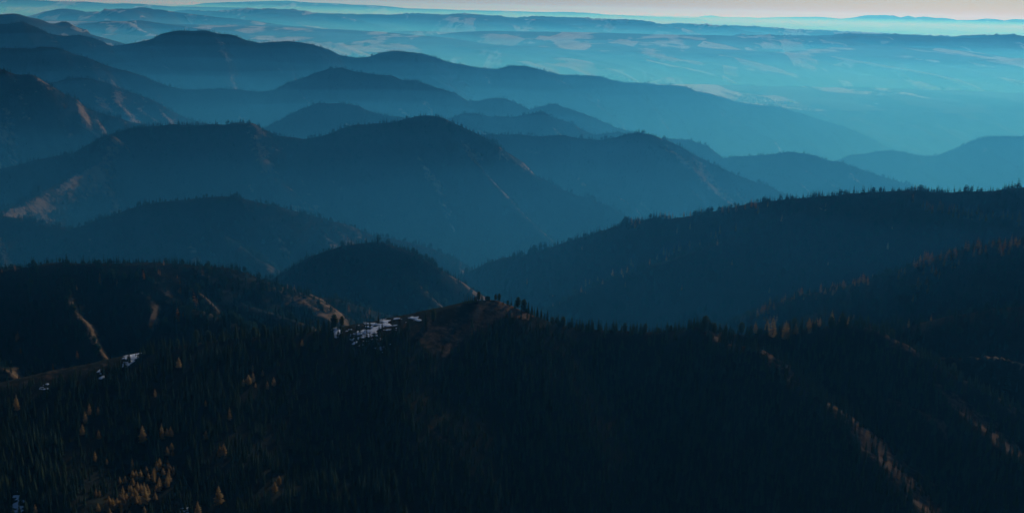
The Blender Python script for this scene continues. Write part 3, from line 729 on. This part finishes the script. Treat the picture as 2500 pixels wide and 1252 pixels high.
# --- larches on the right-hand knob of the near crest
KNOB = [(1100, 1005, 1090), (670, 1065, 1195), (755, 1110, 1212), (778, 1120, 1218), (840, 1105, 1170), (940, 1095, 1175), (935, 1045, 1100), (1180, 955, 1020), (1220, 965, 1020), (545, 1050, 1120), (630, 1035, 1110), (960, 1050, 1095), (990, 1035, 1085), (770, 1015, 1075), (1015, 1060, 1110)]
for i, g in enumerate(sorted(KNOB)):
    plant_larch(1660 + g[0] / Z, 420 + g[1] / Z, 420 + g[2] / Z + 4, '%s larch from the left among firs on the right-hand knob of the near crest' % ordinal(i + 1), 'golden larches on the knob right of the near crest', 1.25)

# --- trees against the sky line of the near crest (enlargement 4.167 x from 750, 680)
Zc = 4.167
CREST = [('left shoulder by the snow', [(30, 355, 470, 'fir0'), (120, 380, 490, 'snag0'), (215, 430, 475, 'fir2'), (275, 355, 472, 'pine0'), (355, 385, 472, 'pine1'), (640, 400, 500, 'fir2'), (697, 400, 450, 'fir2'),
           (728, 335, 440, 'fir2'), (770, 370, 400, 'fir2'), (795, 330, 392, 'fir2'), (815, 360, 392, 'fir0'), (880, 335, 382, 'fir2'), (905, 355, 378, 'fir0'), (935, 355, 374, 'fir0'), (1200, 330, 465, 'fir0'), (1280, 330, 445, 'pine1')]),
         ('row just left of the bare summit', [(1585, 225, 262, 'fir0'), (1600, 195, 258, 'fir2'), (1620, 175, 255, 'fir2'), (1640, 185, 252, 'fir0'), (1660, 180, 248, 'fir1'), (1682, 170, 246, 'fir0'), (1705, 175, 242, 'fir1'), (1725, 180, 236, 'fir0'), (1742, 150, 230, 'pine1'), (1775, 155, 222, 'fir1')]),
         ('pair just right of the bare summit', [(1912, 165, 214, 'pine0'), (1950, 168, 234, 'pine1')]),
         ('clump on the slope right of the summit', [(1995, 225, 255, 'fir1'), (2040, 235, 280, 'pine0'), (2060, 245, 285, 'fir1'), (2115, 230, 300, 'fir1'), (2145, 205, 305, 'pine1'), (2200, 228, 330, 'pine0'), (2225, 245, 335, 'fir1'), (2250, 238, 340, 'fir1'), (2285, 262, 352, 'fir1'), (2310, 290, 370, 'fir0'), (2340, 300, 400, 'fir1'), (2380, 325, 412, 'fir1'), (2415, 370, 425, 'fir0'), (2440, 330, 432, 'fir0'), (2475, 385, 436, 'fir1')])]
for where, L in CREST:
    L = sorted(L)
    for i, (x, a, b, kp) in enumerate(L):
        p, w = hit('fg', 750 + x / Zc, 680 + b / Zc)
        kind = {'fir': 'dark fir', 'pin': 'bushy dark pine', 'sna': 'bare dead trunk'}[kp[:3]]
        nm = {'fir': 'fir_tree', 'pin': 'pine_tree', 'sna': 'dead_tree'}[kp[:3]]
        lab = ('%s tree of the %s, a %s' % (ordinal(i + 1), where, kind)) if len(L) > 2 else '%s broad dark pine of the %s' % (['left', 'right'][i], where)
        tree(nm, kp, p, max(3.5, (b - a) / Zc * w / F * 1.3), lab, 'tree', 'trees along the near crest', wide=1.0 if kp[0] != 'f' else 1.05)
p, w = hit('fg', 750 + 1837 / Zc, 680 + 207 / Zc)
tree('pine_tree', 'squat0', p, 4.3, 'squat flat-topped dark tree alone on the very top of the bare summit', 'tree', 'trees along the near crest')
# firs on the sagging crest and the right-hand knob
crest_fg = np.array(RIDGES['fg'].lines[0]); cu, cv, cw = project(crest_fg)
def crest_row(u0_, u1_, n, where, hlo, hhi):
    us = np.sort(rng.uniform(u0_, u1_, n))
    for i, u in enumerate(us):
        v = np.interp(u, cu, cv)
        p, w = hit('fg', u, v + rng.uniform(0, 7))
        kp = random.choice(['fir0', 'fir1', 'fir1', 'fir3', 'pine1', 'fir2'])
        tree('fir_tree' if kp[0] == 'f' else 'pine_tree', kp, p, rng.uniform(hlo, hhi), '%s dark tree from the left %s' % (ordinal(i + 1), where), 'tree', 'trees along the near crest', wide=rng.uniform(0.95, 1.25))
crest_row(1348, 1690, 46, 'along the sagging crest right of the summit', 7, 14)
crest_row(1690, 1810, 20, 'on the little hump right of the sagging crest', 9, 16)
crest_row(1810, 2160, 44, 'on the knob ending the near crest', 9, 18)
crest_row(2165, 2495, 30, 'down the crest falling to the right edge', 8, 15)
crest_row(345, 800, 44, 'along the forest crest left of the big snow patch', 8, 16)

# --- larches lighting the spurs of the two right-hand ridges (small in the photo)
def larch_line(key, pts, n, jit, label, group, hlo=11, hhi=18):
    pts = np.array(pts, float)
    spots = []
    for i in range(n):
        t = rng.uniform(0, len(pts) - 1); j = int(t); q = pts[j] + (pts[j + 1] - pts[j]) * (t - j)
        spots.append(hit(key, q[0] + rng.normal(0, jit * 1.5), q[1] + abs(rng.normal(0, jit)))[0])
    spots.sort(key=lambda p: p[0] / p[1])
    for i, p in enumerate(spots):
        tree('larch_tree', 'rusty%d' % random.randrange(2), p, rng.uniform(hlo, hhi), '%s larch from the left %s' % (ordinal(i + 1), label), 'tree', group, wide=rng.uniform(0.9, 1.15))
larch_line('r11', [(2230, 645), (2300, 640), (2340, 625)], 22, 7, 'in the bright patch on the right-hand spur', 'larches in the bright patch on the spur')
larch_line('r11', [(2400, 620), (2480, 600)], 14, 9, 'on the spur beside the right edge', 'larches of the spur by the right edge')
larch_line('r11', [(1860, 770), (1960, 725), (2060, 705), (2130, 690)], 16, 4, 'strung along the low crest of the right-hand spur', 'larches along the low crest of the spur')
larch_line('r11', [(2220, 735), (2260, 720)], 8, 5, 'in the little hollow of the right-hand spur', 'larches in the hollow of the spur')
larch_line('r10', [(1400, 710), (1500, 672), (1600, 635), (1700, 600), (1800, 560)], 26, 5, 'lining the slanting spur of the long right ridge', 'larches along the slanting spur of the long ridge')
larch_line('r10', [(2230, 500), (2330, 515), (2420, 535), (2490, 530)], 40, 9, 'on the upper shoulder of the long right ridge', 'larches on the upper shoulder of the long ridge')
larch_line('r10', [(1500, 560), (1600, 535), (1720, 522), (1900, 500)], 22, 6, 'just under the crest of the long right ridge', 'larches under the crest of the long ridge')

# ------------------------------------------------------------------ the near forest: the firs that show largest are single trees, the rest one mass
R = RIDGES['fg']
n = 80000
x = rng.uniform(R.x.min(), R.x.max(), n); y = rng.uniform(R.y.min(), R.y.max(), n)
z = sample(R, x, y, R.z); G = sample(R, x, y, R.G); D = sample(R, x, y, R.D); B = sample(R, x, y, R.B.astype(float)) > 0.5
pp = np.stack([x, y, z], -1); u, v, w = project(pp)
tl = tree_line(u)
inside = sstep(-6, 10, v - tl)
gap = np.exp(-(((u - 1095) / 55) ** 2 + ((v - 815) / 45) ** 2))
left = sstep(1150, 950, u + 0.35 * (v - 850))
dens = np.where(left > 0.5, 0.95, 0.95) * inside * (1 - 0.9 * gap)
dens = dens * np.where(left > 0.5, 1 - 0.6 * sstep(0.45, 0.7, G), 1 - np.where(u > 1700, 0.78, 0.65) * sstep(np.where(u > 1700, 0.38, 0.6), np.where(u > 1700, 0.62, 0.9), G))
dens = np.maximum(dens, 0.012 * (v > tl - 30))
# thinner strip among the snow patches
dens = np.where((u > 805) & (u < 1000) & (v < 842) & (v > 800), np.maximum(dens, 0.35), dens)
clump = sstep(-0.30, 0.10, fbm(x / 40, y / 40, 3))
dens = dens * np.where(left > 0.5, 0.45 + 0.55 * clump, 0.7 + 0.3 * clump)
cell = 1.0 / (n / ((R.x.max() - R.x.min()) * (R.y.max() - R.y.min())))
keep = (rng.random(n) < np.clip(dens * cell / 17.0, 0, 1)) & (u > -90) & (u < 2590) & (v < 1335) & (~B | (D < np.where(u > 2050, 140, 12)))
T = np.array(TREES)
pk = pp[keep]; uk, vk, wk = u[keep], v[keep], w[keep]
ok = np.ones(len(pk), bool)
for tx, ty in T:
    dx, dy = pk[:, 0] - tx, pk[:, 1] - ty
    vd = np.array([tx, ty]) / math.hypot(tx, ty)
    al = dx * vd[0] + dy * vd[1]; la = np.abs(-dx * vd[1] + dy * vd[0])
    ok &= ~((dx * dx + dy * dy < 9) | ((al < 0) & (al > -17) & (la < 2.6)))
pk, uk, vk, wk = pk[ok], uk[ok], vk[ok], wk[ok]
hk = rng.uniform(7, 14.5, len(pk)) * (0.9 + 0.3 * noise(pk[:, 0] / 70, pk[:, 1] / 70))
size = hk / wk
cand = np.where((uk > 5) & (uk < 2495) & (vk < 1262) & (vk > 0))[0]
big = cand[np.argsort(-size[cand])][:135]
ZONES = [(0, 240, 'left of the larch grove, by the bottom left corner'), (240, 440, 'growing in and under the golden larch grove'), (440, 700, 'between the larch grove and the tall see-through larch'), (700, 1000, 'on the lower slope right of the scattered larches'), (1000, 1700, 'on the shaded lower slope at the bottom centre'), (1700, 2600, 'low on the gullied slope at the bottom right')]
for i in big:
    zt = [t for a, b, t in ZONES if a <= uk[i] < b][0]
    tree('fir_tree', 'fir%d' % random.randrange(4), pk[i], hk[i], 'dark fir ' + zt, 'tree', 'dark firs ' + zt, wide=rng.uniform(0.95, 1.25), lean=random.uniform(-0.02, 0.02))
rest = np.ones(len(pk), bool); rest[big] = False
sc = hk[rest] / 16.0; wd = sc * rng.uniform(0.95, 1.3, rest.sum())
scatter('forest', pk[rest], np.stack([wd, wd, sc], -1), rng.integers(0, 3, rest.sum()), MEDF, 'dark fir forest covering the near slope')
# low shrubs and tussocks on the bare summit and shoulder
bare = (rng.random(n) < 0.16 * (1 - inside) * sstep(-0.2, 0.3, fbm(x / 14, y / 14, 3))) & (u > -60) & (u < 1420) & (~B | (D < 8)) & (v < tl)
ps = pp[bare]; hs = rng.uniform(0.4, 1.3, len(ps)) / 14.0
scatter('shrubbery', ps, np.stack([hs * 2.2, hs * 2.2, hs], -1), np.full(len(ps), 0), [FAR[5]], 'low dark shrubs and tussocks dotting the bare summit and shoulder')
print('near forest', rest.sum(), 'single trees', len(TREES))

# ------------------------------------------------------------------ snow
m, nn, ll, bb = new_mat('old_snow')
co = nn.new('ShaderNodeNewGeometry').outputs['Position']
ns = noise_node(nn, ll, co, 0.5, 4)
ll.new(ramp(nn, ll, ns.outputs[0], [(0.3, (0.70, 0.74, 0.80)), (0.7, (0.88, 0.90, 0.93))]).outputs[0], bb.inputs['Base Color'])
bb.inputs['Roughness'].default_value = 0.6
bp = nn.new('ShaderNodeBump'); bp.inputs['Strength'].default_value = 0.5; bp.inputs['Distance'].default_value = 0.3
ll.new(ns.outputs[0], bp.inputs['Height']); ll.new(bp.outputs[0], bb.inputs['Normal'])
M_SNOW = m
def snow(px0, px1, py0, py1, cover, label, seed, slant=0.0):
    """old snow lying in patches: a thin raised sheet draped on the ground, broken by tufts and rock"""
    c = [hit('fg', a, b)[0] for a in np.linspace(px0, px1, 5) for b in np.linspace(py0, py1, 5)]
    c = np.array(c); x0, y0 = c[:, 0].min() - 3, c[:, 1].min() - 4; x1, y1 = c[:, 0].max() + 3, c[:, 1].max() + 4
    st = 0.5
    gx, gy = np.meshgrid(np.arange(x0, x1, st), np.arange(y0, y1, st))
    gz = sample(RIDGES['fg'], gx.ravel(), gy.ravel(), RIDGES['fg'].z).reshape(gx.shape)
    uu, vv, _ = project(np.stack([gx, gy, gz], -1).reshape(-1, 3)); uu = uu.reshape(gx.shape); vv = vv.reshape(gx.shape)
    cu_, cv_ = (px0 + px1) / 2, (py0 + py1) / 2
    e = 1 - (((uu - cu_) / (px1 - px0) * 2) ** 2 + ((vv - cv_ - slant * (uu - cu_)) / (py1 - py0) * 2) ** 2)
    msk = e * 0.9 + 2.2 * fbm(gx / 11 + seed * 3.7, gy / 5.5, 6) + (cover - 0.85)
    top = gz + 0.45 * sstep(0, 0.35, msk) - 0.08
    idx = np.arange(gx.size).reshape(gx.shape)
    q = np.stack([idx[:-1, :-1], idx[:-1, 1:], idx[1:, 1:], idx[1:, :-1]], -1).reshape(-1, 4)
    mm = msk.reshape(-1)[q].max(1) > 0
    q = q[mm]
    if not len(q): return
    used = np.zeros(gx.size, bool); used[q.ravel()] = True; new = np.cumsum(used) - 1
    pts = np.stack([gx, gy, top], -1).reshape(-1, 3)[used]
    tag(add_obj('snow', mesh_from('snow', pts, new[q]), M_SNOW), label, 'snow', 'snow patches on the near ridge', 'stuff')
snow(830, 985, 780, 834, 0.24, 'largest broken snow patch on the bare shoulder left of the summit', 1, -0.35)
snow(803, 838, 798, 822, 0.40, 'small snow patch left of the largest one on the shoulder', 5)
snow(992, 1032, 770, 784, 0.30, 'thin snow scraps right of the largest patch near the crest', 9)
snow(298, 348, 846, 888, 0.55, 'bright snow wedge on the crest at the forest edge, far left', 13, -0.6)
snow(234, 258, 898, 930, 0.30, 'dim snow scraps in the trees below the bright wedge', 17)
snow(500, 520, 806, 818, 0.35, 'tiny snow scrap on the forest crest', 21)
snow(2, 24, 908, 922, 0.35, 'tiny snow scrap at the left edge of the bare shoulder', 25)
snow(95, 135, 932, 956, 0.2, 'faint snow specks below the bare shoulder', 29)
snow(24, 64, 1200, 1256, 0.5, 'shaded blue snow in the forest, bottom left corner', 33)
snow(428, 466, 1226, 1262, 0.35, 'shaded blue snow under trees at the bottom edge', 37)
snow(905, 975, 840, 862, 0.12, 'few snow flecks among trees under the largest patch', 41)

# ------------------------------------------------------------------ farm buildings on the plateau
m, nn, ll, bb = new_mat('white_painted_metal')
co = nn.new('ShaderNodeTexCoord').outputs['Object']; ns = noise_node(nn, ll, co, 0.3, 3)
ll.new(ramp(nn, ll, ns.outputs[0], [(0.3, (0.70, 0.71, 0.72)), (0.7, (0.82, 0.82, 0.82))]).outputs[0], bb.inputs['Base Color']); bb.inputs['Roughness'].default_value = 0.35; bb.inputs['Specular IOR Level'].default_value = 0.5
M_WHITE = m
m, nn, ll, bb = new_mat('grey_door')
co = nn.new('ShaderNodeTexCoord').outputs['Object']; ns = noise_node(nn, ll, co, 0.8, 3)
ll.new(ramp(nn, ll, ns.outputs[0], [(0.3, (0.12, 0.12, 0.13)), (0.7, (0.18, 0.18, 0.19))]).outputs[0], bb.inputs['Base Color'])
M_DOOR = m
def ground_hit(px, py):
    ys = np.arange(7500, 16000, 10.0); pt = P(np.full(len(ys), px), np.full(len(ys), py), ys)
    gzz, _ = ground_z(pt[:, 0], pt[:, 1]); i = np.argmax(pt[:, 2] <= gzz); q = pt[i].copy(); q[2] = gzz[i]; return q
def barn(px, py, L, Wd, Hh, rot, label):
    q = ground_hit(px, py)
    e = bpy.data.objects.new('barn', None); COL.objects.link(e); e.location = q; e.rotation_euler = (0, 0, rot)
    tag(e, label, 'building', 'farm buildings on the plateau')
    l2, w2 = L / 2, Wd / 2; rh = Hh + Wd * 0.28
    v = [(-l2, -w2, -2), (l2, -w2, -2), (l2, w2, -2), (-l2, w2, -2), (-l2, -w2, Hh), (l2, -w2, Hh), (l2, w2, Hh), (-l2, w2, Hh), (-l2, 0, rh), (l2, 0, rh)]
    me = bpy.data.meshes.new('wall'); me.from_pydata(v, [], [(0, 1, 5, 4), (2, 3, 7, 6), (1, 2, 6, 9, 5), (3, 0, 4, 8, 7)]); me.update()
    add_obj('wall', me, M_WHITE, e)
    o = 0.8
    def slab(s):
        a = [(-l2 - o, s * (w2 + o), Hh - 0.45), (l2 + o, s * (w2 + o), Hh - 0.45), (l2 + o, 0, rh + 0.05), (-l2 - o, 0, rh + 0.05)]
        return a + [(x_, y_, z_ + 0.3) for x_, y_, z_ in a]
    vv = slab(-1) + slab(1); ff = []
    for b in (0, 8): ff += [tuple(b + i for i in f) for f in [(0, 1, 2, 3), (4, 7, 6, 5), (0, 4, 5, 1), (1, 5, 6, 2), (2, 6, 7, 3), (3, 7, 4, 0)]]
    me = bpy.data.meshes.new('roof'); me.from_pydata(vv, [], ff); me.update(); add_obj('roof', me, M_WHITE, e)
    dw = min(5, L * 0.12)
    for dx in (-L * 0.25, L * 0.25):
        y_ = -w2 - 0.12
        vv = [(dx - dw, y_, -1), (dx + dw, y_, -1), (dx + dw, y_, Hh * 0.75), (dx - dw, y_, Hh * 0.75), (dx - dw, y_ + 0.1, -1), (dx + dw, y_ + 0.1, -1), (dx + dw, y_ + 0.1, Hh * 0.75), (dx - dw, y_ + 0.1, Hh * 0.75)]
        me = bpy.data.meshes.new('door'); me.from_pydata(vv, [], [(0, 1, 2, 3), (0, 4, 5, 1), (1, 5, 6, 2), (2, 6, 7, 3), (3, 7, 4, 0)]); me.update(); add_obj('door', me, M_DOOR, e)
barn(1929, 251, 62, 22, 8, 0.1, 'long white farm building on the plateau beyond the farthest forest ridge')
barn(2139, 256, 16, 12, 6, -0.3, 'tiny white shed on the plateau right of the long white farm building')

# ------------------------------------------------------------------ haze
def volume_mat(name, dens, col, g):
    m = bpy.data.materials.new(name); m.use_nodes = True
    n = m.node_tree.nodes; l = m.node_tree.links
    n.remove(n['Principled BSDF'])
    pv = n.new('ShaderNodeVolumePrincipled')
    pv.inputs['Color'].default_value = (*col, 1); pv.inputs['Density'].default_value = dens
    pv.inputs['Anisotropy'].default_value = g
    pv.inputs['Absorption Color'].default_value = (1, 1, 1, 1)
    l.new(pv.outputs[0], n['Material Output'].inputs['Volume'])
    return m
def volume_box(name, lo, hi, dens, col, g, label):
    v = [(x, y, z) for z in (lo[2], hi[2]) for y in (lo[1], hi[1]) for x in (lo[0], hi[0])]
    f = [(0, 2, 3, 1), (4, 5, 7, 6), (0, 1, 5, 4), (2, 6, 7, 3), (0, 4, 6, 2), (1, 3, 7, 5)]
    me = bpy.data.meshes.new(name); me.from_pydata(v, [], f); me.update()
    o = add_obj(name, me, volume_mat(name, dens, col, g))
    tag(o, label, 'haze', kind='stuff')
    return o
volume_box('haze', (-120000, -4000, -40), (120000, 140000, ZC + 140), HAZE_D, HAZE_COL, HAZE_G, 'blue daylight haze filling the air over all the ridges')
# mist lying low in the valleys beyond the near ridge: one closed body of even density with a gently rolling top
def mist_body(dens, height, seed, label):
    my = np.concatenate([np.linspace(1300 + 60 * seed, 9000, 90), np.exp(np.linspace(math.log(9400), math.log(139000 - 400 * seed), 50))]); mc = np.linspace(-0.86 - 0.004 * seed, 0.86 + 0.004 * seed, 120)
    gy = np.repeat(my[:, None], len(mc), 1); gx = mc[None, :] * np.maximum(gy, 4000)
    gt = height + np.interp(gy, [1300, 8000, 11500, 19000, 27000], [0, 0, -75, -35, 45]) + 60 * fbm(gx / 1100 + seed, gy / 1100, 3) * (1 - sstep(12000, 20000, gy))
    nr, ncl = gx.shape
    idx = np.arange(nr * ncl).reshape(nr, ncl); off = nr * ncl
    top = np.stack([idx[:-1, :-1], idx[:-1, 1:], idx[1:, 1:], idx[1:, :-1]], -1).reshape(-1, 4)
    def skirt(a): return [(a[i], a[i] + off, a[i + 1] + off, a[i + 1]) for i in range(len(a) - 1)]
    faces = np.array(top.tolist() + (top[:, ::-1] + off).tolist() + skirt(idx[0].tolist()) + skirt(idx[:, -1].tolist()) + skirt(idx[-1, ::-1].tolist()) + skirt(idx[::-1, 0].tolist()))
    vts = np.vstack([np.stack([gx, gy, gt], -1).reshape(-1, 3), np.stack([gx, gy, np.full_like(gt, -38 + 0.4 * seed)], -1).reshape(-1, 3)])
    mist = add_obj('valley_mist', mesh_from('valley_mist', vts, faces), volume_mat('valley_mist', dens, MIST_COL, HAZE_G))
    tag(mist, label, 'mist', kind='stuff')
for i, ((dn, ht), lb) in enumerate(zip(MIST_LAYERS, ('thin blue mist reaching up the ridge flanks beyond the near ridge', 'denser blue mist filling the valleys between the ridges', 'thickest blue mist lying lowest in the valley floors'))):
    mist_body(dn, ht, i, lb)
